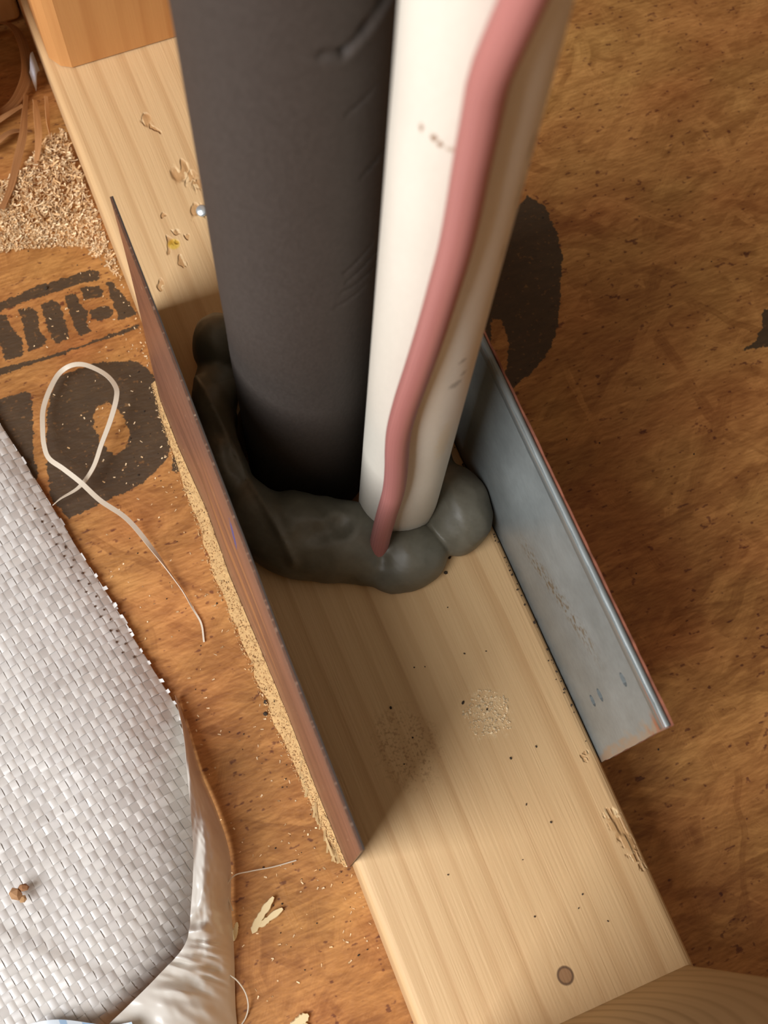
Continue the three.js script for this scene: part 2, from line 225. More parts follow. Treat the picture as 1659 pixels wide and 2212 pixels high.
// ───────── metal flashing strips nailed to both sides of the board ─────────
const pw = (list, t) => { if (t <= list[0][0]) return list[0][1]; for (let i = 1; i < list.length; i++) if (t <= list[i][0]) return lerp(list[i - 1][1], list[i][1], (t - list[i - 1][0]) / (list[i][0] - list[i - 1][0])); return list[list.length - 1][1]; };
const STRIP_Z0 = -0.2215, STRIP_Z1 = -0.0102, STRIP_H = 0.116;
const brownMap = tex(1024, 512, (u, v, o) => {                        // u along the strip from the far end, v upwards
  const z = u * 0.211, y = v * 0.116, st = fbm(z * 14, y * 160, 201, 3), fine = fbm(z * 300, y * 1500, 203, 3);
  const k = 0.5 + (st - 0.5) * 1.0 + (fine - 0.5) * 0.5;
  o[0] = lerp(106, 152, k); o[1] = lerp(68, 101, k); o[2] = lerp(50, 76, k);
  const tan = sstep(0.58, 0.7, fbm(z * 11 + 4, y * 210, 205, 2)) * sstep(0.30, 0.42, u) * sstep(0.75, 0.6, u) * sstep(0.1, 0.2, v) * sstep(0.75, 0.5, v);
  o[0] = lerp(o[0], 172, tan * 0.8); o[1] = lerp(o[1], 116, tan * 0.8); o[2] = lerp(o[2], 70, tan * 0.8);
  const rim = sstep(0.955 + 0.03 * (vn(z * 900, 1, 207) - 0.5), 0.985, v); if (rim > 0) { const q = vn(z * 1300, y * 900, 209) > 0.78 ? [128, 116, 102] : [62, 48, 40]; for (let c = 0; c < 3; c++) o[c] = lerp(o[c], q[c], rim); }
  const sp = vn(z * 800, y * 800, 211) > 0.975 ? 1 : 0; if (sp) { o[0] = 205; o[1] = 180; o[2] = 150; }
  const bx = z * 1000 - 107, by = y * 1000 - 84, bl = Math.hypot(bx / 2.1, (by + bx * 2.5) / 8.0) + (vn(z * 2500, y * 2500, 213) - 0.5) * 0.9; if (bl < 1) { o[0] = 28; o[1] = 66; o[2] = 150; }
});
const greyMap = tex(1024, 512, (u, v, o) => {
  const z = u * 0.213, y = v * 0.116, n = fbm(z * 90, y * 60, 221, 4), f = fbm(z * 700, y * 900, 223, 3);
  let k = (n - 0.5) * 26 + (f - 0.5) * 14; o[0] = 128 + k; o[1] = 134 + k; o[2] = 133 + k;
  // dirty scrape running down along the face
  const zz = z * 1000, yy = y * 1000, ly = pw([[136, 62], [150, 68], [165, 76], [178, 82], [190, 86]], zz), sm = sstep(1, 0.1, Math.abs(yy - ly) / 8) * sstep(130, 150, zz) * sstep(194, 172, zz) * sstep(0.46, 0.72, fbm(z * 900, y * 1100, 227, 4));
  for (let c = 0; c < 3; c++) o[c] = lerp(o[c], [92, 78, 60][c], sm * 0.9);
  const ed = sstep(0.978, 0.996, u + (fbm(z * 500, y * 260, 229, 4) - 0.5) * 0.03); for (let c = 0; c < 3; c++) o[c] = lerp(o[c], [150, 126, 104][c], ed * 0.8);
  const rust = sstep(0.90, 0.98, v + (fbm(z * 300, y * 300, 231, 3) - 0.5) * 0.2) * sstep(0.965, 0.995, u); for (let c = 0; c < 3; c++) o[c] = lerp(o[c], [150, 88, 66][c], rust);
});
const brownM = phys({ map: brownMap, roughness: 0.42, clearcoat: 0.15, clearcoatRoughness: 0.4 }), greyM = phys({ map: greyMap, roughness: 0.34, metalness: 0.15 }), rustM = std({ map: tex(256, 64, (u, v, o) => { const n = fbm(u * 90, v * 20, 241, 3); o[0] = 100 + n * 80; o[1] = 60 + n * 50; o[2] = 44 + n * 40; }), roughness: 0.85 });
{
  const bot = [[-222, -1.9], [-203, -3.9], [-182, -3.9], [-153, -2.4], [-126, -3.2], [-98, -2.4], [-70, -1.7], [-40, -1.7], [-10, -1.3]], top = [[-222, 1.5], [-176, 1.4], [-100, 0.8], [-64, 0.3], [-10, 0.3]];
  const face = d => (u, v) => { const z = lerp(STRIP_Z0, STRIP_Z1, u), mm = z * 1000, e = Math.pow(1 - v, 1.6), x = lerp(pw(top, mm), pw(bot, mm), e) / 1000 + d, y = 0.0012 + v * (STRIP_H - 0.0012 + 0.0004 * (vn(mm * 0.9, 2, 251) - 0.5)); return [x, y, z]; };
  const t = thing('flashing_strip', 'upright metal strip with brown painted outer face along the sawdust line', 'metal strip');
  mesh('brown_face', slab(140, 14, face(-0.0004), [0.0006, 0, 0]), brownM, t);
  mesh('grey_back', slab(140, 6, face(0.0002), [0.0005, 0, 0]), std({ color: 0x3d342d, roughness: 0.8 }), t);
  const u = thing('flashing_strip', 'upright metal strip showing its bare grey inner face with three slots', 'metal strip');
  const slot = (y0, z0, y1, z1, w) => { const h = new THREE.Path(), n = 10, cy = (y0 + y1) / 2, cz = (z0 + z1) / 2, L = Math.hypot(y1 - y0, z1 - z0) / 2, a = Math.atan2(y1 - y0, z1 - z0); for (let i = 0; i <= n; i++) { const q = i / n * Math.PI * 2, A = Math.cos(q) * L, B = Math.sin(q) * w; const Z = cz + A * Math.cos(a) - B * Math.sin(a), Y = cy + A * Math.sin(a) + B * Math.cos(a); i ? h.lineTo(Z, Y) : h.moveTo(Z, Y); } return h; };
  const layer = (x, th, rough, H = STRIP_H) => {
    const s = new THREE.Shape(), r = rng(4); s.moveTo(STRIP_Z0, 0.0012); s.lineTo(-0.0086, 0.0012); for (let i = 1; i < 20; i++) s.lineTo(-0.0086 + (r() - 0.5) * 0.0004, 0.0012 + 0.1148 * i / 20); s.lineTo(-0.0084, STRIP_H); for (let i = 1; i < 60; i++) s.lineTo(lerp(-0.0084, STRIP_Z0, i / 60), STRIP_H + (r() - 0.5) * rough); s.lineTo(STRIP_Z0, STRIP_H);
    for (const q of [[0.0584, -0.0291, 0.0592, -0.0249], [0.0695, -0.0293, 0.0698, -0.0247], [0.0996, -0.0287, 0.1, -0.024]]) s.holes.push(slot(...q, 0.002));
    const g = new THREE.ExtrudeGeometry(s, { depth: th, bevelEnabled: false, curveSegments: 4 }); g.applyMatrix4(new THREE.Matrix4().makeBasis(V(0, 0, 1), V(0, 1, 0), V(1, 0, 0))); g.translate(x, 0, 0);
    const I = g.index; if (I) throw new Error('indexed'); const P = g.attributes.position, U = g.attributes.uv; for (let i = 0; i < P.count; i += 3) { const a = [P.getX(i), P.getY(i), P.getZ(i)]; P.setXYZ(i, P.getX(i + 1), P.getY(i + 1), P.getZ(i + 1)); P.setXYZ(i + 1, ...a); }
    for (let i = 0; i < P.count; i++) U.setXY(i, (P.getZ(i) - STRIP_Z0) / 0.213, P.getY(i) / 0.116); g.computeVertexNormals(); return g;
  };
  mesh('grey_face', layer(0.0893, 0.0011, 0.0002), greyM, u);
  // the sheet's top is folded back on itself: a narrow rounded hem
  { const pr = []; for (let i = 0; i <= 8; i++) { const a = Math.PI * (1 - i / 8); pr.push([0.0902 + 0.0011 * Math.cos(a), 0.1152 + 0.0011 * Math.sin(a)]); } pr.push([0.0913, 0.1118], [0.0891, 0.1118], pr[0]);
    mesh('folded_hem', sheet(pr.length - 1, 60, (u, v) => { const q = pr[Math.round(u * (pr.length - 1))], z = lerp(STRIP_Z0, -0.0088, v); return [q[0] + 0.00012 * (vn(v * 70, 1, 261) - 0.5), q[1] + 0.00015 * (vn(v * 50, 2, 263) - 0.5), z]; }), greyM, u); }
  tag(mesh('brown_back', layer(0.0914, 0.0006, 0.0008), rustM, u), 'brown painted back with a rusty edge');
}
// ───────── pipes and cable ─────────
const BLK = [0.0415, -0.1586, 0.0234], CRM = [0.0596, -0.1179, 0.0137];
{
  const crease = [[-7, 265.2], [3.7, 264.4], [14.1, 268.2], [24.3, 272.1], [40, 279]], wr = [[[5.7, 174.5], [38, 176.5]], [[6.9, 183.9], [27, 189]], [[9, 179], [35, 184]], [[6, 246], [20, 249]], [[2, 168], [22, 170]], [[16, 222], [32, 225]]];
  const dseg = (px, py, a, b) => { const dx = b[0] - a[0], dy = b[1] - a[1], t = clamp(((px - a[0]) * dx + (py - a[1]) * dy) / (dx * dx + dy * dy)); return [Math.hypot(px - a[0] - dx * t, py - a[1] - dy * t), t]; };
  const foam = (u, v) => {                                            // u around, v up; extra rows where the camera looks
    const th = (u * 360 - 180), y = v < 0.85 ? lerp(0.5, 330, v / 0.85) : lerp(330, 2350, (v - 0.85) / 0.15);
    let r = BLK[2] * 1000 + 0.5 * (fbm(u * 9, y * 0.02, 301, 2) - 0.5) + 0.08 * (fbm(u * 300, y * 1.2, 303, 2) - 0.5);
    const s = 0.408; for (let i = 0; i < crease.length - 1; i++) { const [d] = dseg(th * s, y, [crease[i][0] * s, crease[i][1]], [crease[i + 1][0] * s, crease[i + 1][1]]); r -= 1.5 * Math.exp(-(d * d) / (i > 1 ? 1.6 : 0.9)) * (i ? 1 : 0.7); const below = y < pw(crease.map(q => [q[0], q[1]]), th) ? 1 : 0; r += below * 0.5 * Math.exp(-((d - 2) * (d - 2)) / 8) * 0.3; }
    for (const [a, b] of wr) { const [d, t] = dseg(th * s, y, [a[0] * s, a[1]], [b[0] * s, b[1]]); r -= 0.9 * Math.exp(-(d * d) / 0.35) * (0.3 + 0.7 * Math.sin(Math.PI * clamp(t, 0.1, 0.9))); }
    const a = th * Math.PI / 180; return [BLK[0] + r / 1000 * Math.sin(a), y / 1000, BLK[1] + r / 1000 * Math.cos(a)];
  };
  const foamMap = tex(512, 512, (u, v, o) => { const n = fbm(u * 60, v * 60, 311, 4), f = vn(u * 500, v * 500, 313); const k = (n - 0.5) * 14 + (f - 0.5) * 8 + (f > 0.992 ? 50 : 0); o[0] = 62 + k; o[1] = 54 + k; o[2] = 48 + k; });
  foamMap.repeat.set(4, 6);
  const p = mesh('insulated_pipe', sheet(300, 420, foam), std({ map: foamMap, roughness: 0.72 }));
  tag(p, 'thick pipe sleeved in black foam insulation rising from the grey putty', 'pipe');
  const pvcMap = tex(512, 2048, (u, v, o) => {                        // u around from the back, v 0..0.4 m up
    const th = u * 360 - 180, y = v * 400, n = fbm(u * 8, v * 16, 321, 3), f = fbm(u * 120, v * 260, 323, 3); const k = (n - 0.5) * 8 + (f - 0.5) * 5; o[0] = 226 + k; o[1] = 219 + k; o[2] = 204 + k;
    const mk = (cx, cy, rx, ry, c, a) => { const d = Math.hypot((th - cx) / rx, (y - cy) / ry) + (vn(th * 1.1, y * 2.6, 325) - 0.5) * 0.8; const m = sstep(1.1, 0.5, d) * a; for (let i = 0; i < 3; i++) o[i] = lerp(o[i], c[i], m); };
    const br = [140, 108, 84], gr = [120, 108, 92];
    mk(-62.6, 270.7, 2.2, 1.2, br, 0.9); mk(-51.4, 270, 3.2, 1.2, br, 0.9); mk(-46, 269, 3, 0.9, br, 0.9); mk(-36, 268.6, 7, 0.7, br, 0.4);
    mk(13.4, 180.8, 6, 1.2, gr, 0.55); mk(11.5, 167.8, 9, 2.2, gr, 0.5); mk(20, 172, 6, 1.5, gr, 0.4); mk(36, 262, 5, 5, gr, 0.35); mk(38, 245, 4, 7, gr, 0.3); mk(36, 225, 4, 4, gr, 0.3); mk(15, 128, 12, 16, [224, 200, 158], 0.4);
  });
  const c = mesh('plastic_pipe', sheet(72, 60, (u, v) => { const a = (u * 360 - 180) * Math.PI / 180, y = lerp(0.0005, 2.35, v); return [CRM[0] + CRM[2] * Math.sin(a), y, CRM[1] + CRM[2] * Math.cos(a)]; }), phys({ map: pvcMap, roughness: 0.38 }));
  { const U = c.geometry.attributes.uv, P = c.geometry.attributes.position; for (let i = 0; i < U.count; i++) U.setY(i, P.getY(i) / 0.4); }
  tag(c, 'smooth cream plastic pipe standing in front of the black foam pipe', 'pipe');
  const path = [[44.6, 44, -100.5], [46, 50, -103], [47.2, 60, -104.6], [48.3, 77.3, -105.1], [49.1, 100.7, -104.4], [49, 120.7, -104.5], [48.5, 134.8, -104.9], [48.3, 148.1, -105.1], [48.8, 164.1, -104.7], [50.1, 187.1, -103.7], [51.2, 206.7, -103], [52.2, 227.6, -102.5], [52.8, 243.9, -102.2], [52.9, 258.1, -102.2], [52.8, 270.7, -102.2], [52.9, 283.2, -102.2], [53, 292.2, -102.2], [54, 300.5, -101.7], [55.4, 308.8, -101.3], [59, 335, -100.8], [60, 500, -100.8], [59, 1200, -100.8], [60, 2340, -100.8]];
  const cv = new THREE.CatmullRomCurve3(path.map(q => V(q[0] / 1000, q[1] / 1000, q[2] / 1000)), false, 'centripetal');
  const cg = new THREE.TubeGeometry(cv, 520, 0.0034, 16);
  const P = cg.attributes.position; for (let i = 0; i < P.count; i++) { const y = P.getY(i), t = sstep(0.066, 0.046, y); const k = 0.0003 * (vn(y * 40, 3, 331) - 0.5); P.setX(i, P.getX(i) + k * (1 - t)); }
  cg.computeVertexNormals();
  const cabMap = tex(128, 2048, (u, v, o) => { const n = fbm(u * 6, v * 260, 333, 3), f = fbm(u * 30, v * 1500, 335, 3), sp = sstep(0.66, 0.76, fbm(u * 14, v * 700, 337, 2)); const k = (n - 0.5) * 26 + (f - 0.5) * 14 - sp * 30; o[0] = 174 + k; o[1] = 113 + k * 0.8; o[2] = 106 + k * 0.8; });
  tag(mesh('cable', cg, phys({ map: cabMap, roughness: 0.45 })), 'dusty pink cable running down the front of the cream pipe', 'cable');
}
// ───────── grey sealing putty: smooth union of lumps, meshed with surface nets ─────────
function surfaceNets(f, lo, hi, h) {
  const n = [0, 1, 2].map(i => Math.ceil((hi[i] - lo[i]) / h) + 1), N = n[0] * n[1] * n[2], val = new Float32Array(N), at = (i, j, k) => i + n[0] * (j + n[1] * k);
  for (let k = 0; k < n[2]; k++) for (let j = 0; j < n[1]; j++) for (let i = 0; i < n[0]; i++) val[at(i, j, k)] = f(lo[0] + i * h, lo[1] + j * h, lo[2] + k * h);
  const vid = new Int32Array(N).fill(-1), pos = [], idx = [];
  for (let k = 0; k < n[2] - 1; k++) for (let j = 0; j < n[1] - 1; j++) for (let i = 0; i < n[0] - 1; i++) {
    let c = 0, sx = 0, sy = 0, sz = 0; const g = (a, b, d) => val[at(i + a, j + b, k + d)];
    const E = (a, b, d, a2, b2, d2) => { const p = g(a, b, d), q = g(a2, b2, d2); if ((p < 0) !== (q < 0)) { const t = p / (p - q); sx += a + (a2 - a) * t; sy += b + (b2 - b) * t; sz += d + (d2 - d) * t; c++; } };
    for (let a = 0; a < 2; a++) for (let b = 0; b < 2; b++) { E(0, a, b, 1, a, b); E(a, 0, b, a, 1, b); E(a, b, 0, a, b, 1); }
    if (c) { vid[at(i, j, k)] = pos.length / 3; pos.push(lo[0] + (i + sx / c) * h, lo[1] + (j + sy / c) * h, lo[2] + (k + sz / c) * h); }
  }
  const quad = (a, b, c, d, flip) => { if (Math.min(a, b, c, d) < 0) return; flip ? idx.push(a, c, b, a, d, c) : idx.push(a, b, c, a, c, d); };
  for (let k = 1; k < n[2] - 1; k++) for (let j = 1; j < n[1] - 1; j++) for (let i = 1; i < n[0] - 1; i++) {
    const v0 = val[at(i, j, k)] < 0;
    if (v0 !== (val[at(i + 1, j, k)] < 0)) quad(vid[at(i, j - 1, k - 1)], vid[at(i, j, k - 1)], vid[at(i, j, k)], vid[at(i, j - 1, k)], !v0);
    if (v0 !== (val[at(i, j + 1, k)] < 0)) quad(vid[at(i - 1, j, k - 1)], vid[at(i - 1, j, k)], vid[at(i, j, k)], vid[at(i, j, k - 1)], !v0);
    if (v0 !== (val[at(i, j, k + 1)] < 0)) quad(vid[at(i - 1, j - 1, k)], vid[at(i, j - 1, k)], vid[at(i, j, k)], vid[at(i - 1, j, k)], !v0);
  }
  const g = new THREE.BufferGeometry(); g.setAttribute('position', new THREE.Float32BufferAttribute(pos, 3)); g.setIndex(idx); g.computeVertexNormals(); return g;
}
{
  const ell = (x, y, z, e) => { const a = (x - e[0]) / e[3], b = (y - e[1]) / e[4], c = (z - e[2]) / e[5], k0 = Math.hypot(a, b, c), k1 = Math.hypot(a / e[3], b / e[4], c / e[5]); return k0 < 1e-6 ? -Math.min(e[3], e[4], e[5]) : k0 * (k0 - 1) / k1; };
  const smin = (a, b, k) => { const h = Math.max(k - Math.abs(a - b), 0) / k; return Math.min(a, b) - h * h * k * 0.25; };
  const front = [[11, 43, -130, 9.5, 15, 15], [21, 43, -120, 14, 17, 15], [33, 42, -113, 15, 15, 15], [43, 41, -107, 12, 13, 14]], lobe = [[54.5, 41, -98.5, 15.5, 12, 12.8]], right = [[79, 43, -108.5, 11.5, 14, 15.5], [74, 42, -103, 9, 10, 11]], left = [[8.5, 44, -150, 7.5, 15, 15], [11, 45, -170, 7.5, 15, 15], [16, 43, -183, 8, 11, 10]], ball = [[22, 48, -195, 10.5, 14, 10.5]], back = [[40, 43, -186, 16, 9, 10], [62, 43, -168, 12, 9, 14], [76, 43, -140, 11, 9, 22]];
  const grp = (l, x, y, z, k) => l.reduce((a, e) => smin(a, ell(x, y, z, e), k), 1e3);
  const dents = [[29, 60.5, -112, 9, 5, 4.5], [19, 60, -106, 4, 3, 8], [44.5, 54, -97, 2.2, 4, 3.2], [11, 62, -147, 3.5, 5, 10], [36, 58, -113, 4, 4, 4]];
  const f = (x, y, z) => {
    const wx = x + 1.6 * (fbm(y * 0.12 + 4, z * 0.12, 401, 2) - 0.5), wz = z + 1.6 * (fbm(x * 0.12, y * 0.12 + 9, 403, 2) - 0.5);
    let d = grp(front, wx, y, wz, 6); d = smin(d, grp(lobe, wx, y, wz, 1), 1.6); d = smin(d, grp(right, wx, y, wz, 5), 1.2); d = smin(d, grp(left, wx, y, wz, 5), 3); d = smin(d, grp(ball, wx, y, wz, 1), 1.5); d = smin(d, grp(back, wx, y, wz, 6), 4);
    for (const e of dents) d = -smin(-d, ell(x, y, z, e), 2.5);
    d += 0.35 * (fbm(x * 0.35, z * 0.35 + y * 0.2, 405, 3) - 0.5) + 2.2 * (fbm(x * 0.11 + 3, z * 0.09, 407, 2) - 0.5) * sstep(42, 52, y) + 1.0 * Math.exp(-Math.pow((x - 15.5 - 0.1 * (z + 118)) / 1.3, 2)) * sstep(46, 54, y) * -1;
    d = Math.max(d, 38.15 - y, x - 88.9, 2.2 - x);
    d = Math.max(d, CRM[2] * 1000 - 0.2 - Math.hypot(x - CRM[0] * 1000, z - CRM[1] * 1000), 25.6 - Math.hypot(x - 40.5, z + 155.5));
    return d;
  };
  const g = surfaceNets(f, [0, 35.5, -218], [92, 66, -80], 0.9); g.scale(0.001, 0.001, 0.001);
  const P = g.attributes.position, uv = new Float32Array(P.count * 2); for (let i = 0; i < P.count; i++) { uv[i * 2] = (P.getX(i) + P.getY(i) * 0.5) / 0.1; uv[i * 2 + 1] = (P.getZ(i) - P.getY(i) * 0.4) / 0.1; } g.setAttribute('uv', new THREE.BufferAttribute(uv, 2));
  const pm = tex(512, 512, (u, v, o) => { const n = fbm(u * 14, v * 14, 411, 4), f2 = fbm(u * 90, v * 90, 413, 2); const k = (n - 0.5) * 22 + (f2 - 0.5) * 8; o[0] = 106 + k; o[1] = 102 + k; o[2] = 88 + k; });
  tag(mesh('sealing_putty', g, phys({ map: pm, roughness: 0.46 })), 'lumpy dark grey putty packed around the feet of both pipes', 'putty');
}

// ───────── loose things: crumbs, shavings, chips ─────────
function crumbs(list) {                                             // [x, y, z, size, r, g, b] in metres and linear colour, merged
  const parts = [], r = rng(list.length + 11);
  for (const [x, y, z, d, cr, cg, cb] of list) { const g = new THREE.IcosahedronGeometry(d / 2, 0); g.scale(0.7 + 0.7 * r(), 0.5 + 0.4 * r(), 0.6 + 0.5 * r()); g.rotateY(r() * 6.28); g.rotateZ(r() * 0.8); g.translate(x, y + d * 0.22, z); const n = g.attributes.position.count, c = new Float32Array(n * 3); for (let i = 0; i < n; i++) { c[i * 3] = cr; c[i * 3 + 1] = cg; c[i * 3 + 2] = cb; } g.setAttribute('color', new THREE.BufferAttribute(c, 3)); parts.push(g); }
  return mergeGeometries(parts);
}
const crumbM = std({ color: 0xffffff, vertexColors: true, roughness: 0.9 });
function flake(x, y, z, L, w, a, tilt, curl, col) {                  // a tiny curled shaving
  const g = sheet(4, 1, (u, v) => { const q = (u - 0.5) * curl; const px = curl > 0.05 ? Math.sin(q) / curl * L : (u - 0.5) * L, py = curl > 0.05 ? (1 - Math.cos(q)) / curl * L : 0; return [px, py, (v - 0.5) * w]; }); g.rotateX(tilt); g.rotateZ(tilt * 0.6); g.rotateY(a); g.computeBoundingBox(); g.translate(x, y - Math.min(0, g.boundingBox.min.y), z);
  const n = g.attributes.position.count, c = new Float32Array(n * 3); for (let i = 0; i < n; i++) { c[i * 3] = col[0]; c[i * 3 + 1] = col[1]; c[i * 3 + 2] = col[2]; } g.setAttribute('color', new THREE.BufferAttribute(c, 3)); return g;
}
const inPoly = (x, z, P) => { let c = false; for (let i = 0, j = P.length - 1; i < P.length; j = i++) if ((P[i][1] > z) !== (P[j][1] > z) && x < (P[j][0] - P[i][0]) * (z - P[i][1]) / (P[j][1] - P[i][1]) + P[i][0]) c = !c; return c; };
{
  const r = rng(901), heap = [[-60, -322], [-34, -322], [-21, -326], [-8, -338], [-1.5, -338], [-1.2, -258], [-5, -270], [-11, -281], [-31.5, -288], [-60, -294]], parts = [];
  const pal = () => { const k = r(), q = 0.75 + 0.5 * r(); return k < 0.5 ? [0.7 * q, 0.46 * q, 0.23 * q] : k < 0.95 ? [0.84 * q, 0.63 * q, 0.38 * q] : [0.4 * q, 0.24 * q, 0.11 * q]; };
  for (let n = 0; n < 3600;) { const x = -60 + r() * 59, z = -338 + r() * 76; if (!inPoly(x, z, heap)) continue; n++; const pile = 5 * sstep(-45, -8, x) * sstep(-290, -312, z) * sstep(-338, -325, z); parts.push(flake(x / 1000, r() * pile / 1000, z / 1000, (1.4 + 4.2 * r() * r()) / 1000, (0.3 + 0.45 * r()) / 1000, r() * 6.28, (r() - 0.5) * 1.4, 0.6 + 2.6 * r(), pal())); }
  for (let n = 0; n < 330; n++) { const z = -270 + 290 * r(), x = -1.5 - 45 * Math.pow(r(), 2.0); parts.push(flake(x / 1000, 0.0001, z / 1000, (0.4 + 0.9 * r()) / 1000, (0.2 + 0.35 * r()) / 1000, r() * 6.28, (r() - 0.5) * 0.6, 0.5 + r(), pal())); }
  const m = std({ color: 0xffffff, vertexColors: true, roughness: 0.85, side: THREE.DoubleSide });
  tag(mesh('sawdust_heap', mergeGeometries(parts), m), 'pale curly sawdust drifted on the floor along the left of the board', 'sawdust', null, 'stuff');
  // fine sawdust banked against the brown strip
  const W = [[-205, 1.5], [-175, 3.4], [-150, 4.6], [-121, 5.0], [-94, 5.2], [-69, 5], [-44, 4], [-20, 2.6], [-12, 1]], B = [[-222, -2.4], [-203, -4.4], [-182, -4.4], [-153, -2.9], [-126, -3.7], [-98, -2.9], [-70, -2.2], [-40, -2.2], [-10, -1.8]];
  const ridge = sheet(260, 14, (u, v) => { const z = lerp(-212, -11, u), w = pw(W, z) * (0.85 + 0.3 * vn(u * 40, 1, 911)), x = pw(B, z) - w * (1 - v) * (0.97 + 0.06 * vn(u * 250, v * 6, 913)); return [x / 1000, (0.05 + 2.4 * Math.pow(v, 0.8) * (0.7 + 0.5 * fbm(u * 150, v * 8, 915, 3))) / 1000, z / 1000]; });
  { const n = ridge.attributes.position.count, c = new Float32Array(n * 3), P = ridge.attributes.position; for (let i = 0; i < n; i++) { const q = 0.8 + 0.4 * fbm(P.getX(i) * 1500, P.getZ(i) * 1500, 917, 3); c[i * 3] = 0.60 * q; c[i * 3 + 1] = 0.38 * q; c[i * 3 + 2] = 0.16 * q; } ridge.setAttribute('color', new THREE.BufferAttribute(c, 3)); }
  const dots = []; for (let n = 0; n < 2600; n++) { const u = r(), z = lerp(-212, -11, u), w = pw(W, z), q = r(), x = pw(B, z) - w * 1.3 * q, k = r() < 0.05 ? 0.25 : 0.8 + 0.4 * r(); dots.push([x / 1000, (2.2 * Math.pow(clamp(1 - q), 0.8) + 0.05) / 1000, z / 1000, (0.25 + 0.6 * r() * r()) / 1000, 0.6 * k, 0.38 * k, 0.17 * k]); }
  const sl = []; for (let n = 0; n < 26; n++) { const z = -58 + 46 * r(), x = pw(B, z) - 0.5 - 3.2 * r(); sl.push(flake(x / 1000, 0.0008, z / 1000, (3 + 5 * r()) / 1000, (0.4 + 0.5 * r()) / 1000, Math.PI / 2 - 0.25 + (r() - 0.5) * 0.7, (r() - 0.5) * 0.8, 0.1 + 0.5 * r(), [0.62, 0.43, 0.2])); }
  tag(mesh('sawdust_bank', mergeGeometries([ridge.toNonIndexed(), crumbs(dots), ...sl.map(g => g.toNonIndexed())].map(g => { g.deleteAttribute('uv'); return g; })), m), 'yellow sawdust banked along the foot of the brown metal strip', 'sawdust', null, 'stuff');
  const dk = (x, y, z, d) => { const k = 0.6 + 0.8 * r(); return [x / 1000, y, z / 1000, d / 1000, 0.045 * k, 0.03 * k, 0.018 * k]; };
  tag(mesh('dark_crumbs', crumbs(plateSpecks.map(([x, z, d]) => dk(x, 0.038, z, d * 1.15)).concat([[66, -88.5, 1.4], [69.5, -93, 1.2]].map(([x, z, d]) => dk(x, 0.038, z, d)), Array.from({ length: 70 }, () => { const z = -200 + 185 * r(); return dk(87.9 - 0.9 * r() * r() * 2, 0.038, z, 0.4 + 0.5 * r()); }))), crumbM), 'dark crumbs scattered over the pale board', 'crumbs', null, 'stuff');
  const du = []; for (let n = 0; n < 420; n++) { const a = r() * 6.28, q = 8.5 * Math.sqrt(r()) * (0.6 + 0.5 * vn(a * 2, 5, 941)), k = 0.75 + 0.5 * r(); du.push([(60 + q * Math.cos(a)) / 1000, 0.038, (-38 + q * Math.sin(a)) / 1000, (0.3 + 0.9 * r() * r()) / 1000, 0.8 * k, 0.62 * k, 0.38 * k]); }
  tag(mesh('sawdust_patch', crumbs(du), crumbM), 'small round patch of pale dust on top of the pale board', 'sawdust', null, 'stuff');
  const fl = []; for (let n = 0; n < 120; n++) { const z = -290 + 310 * r(), x = -4 - 30 * Math.pow(r(), 1.4); fl.push(dk(x, 0, z, 0.35 + 0.7 * r() * r())); } for (const [x, z, d] of [[-31, -268, 1.6], [-47, -291, 1.8], [-8, -76, 1.8], [-9.5, -72, 2.2]]) fl.push(dk(x, 0, z, d)); for (let n = 0; n < 40; n++) fl.push(dk(110 + 140 * r(), 0, -260 + 320 * r(), 0.4 + 0.5 * r()));
  tag(mesh('floor_grit', crumbs(fl), crumbM), 'fine dark grit scattered over the strand board floor', 'grit', null, 'stuff');
}
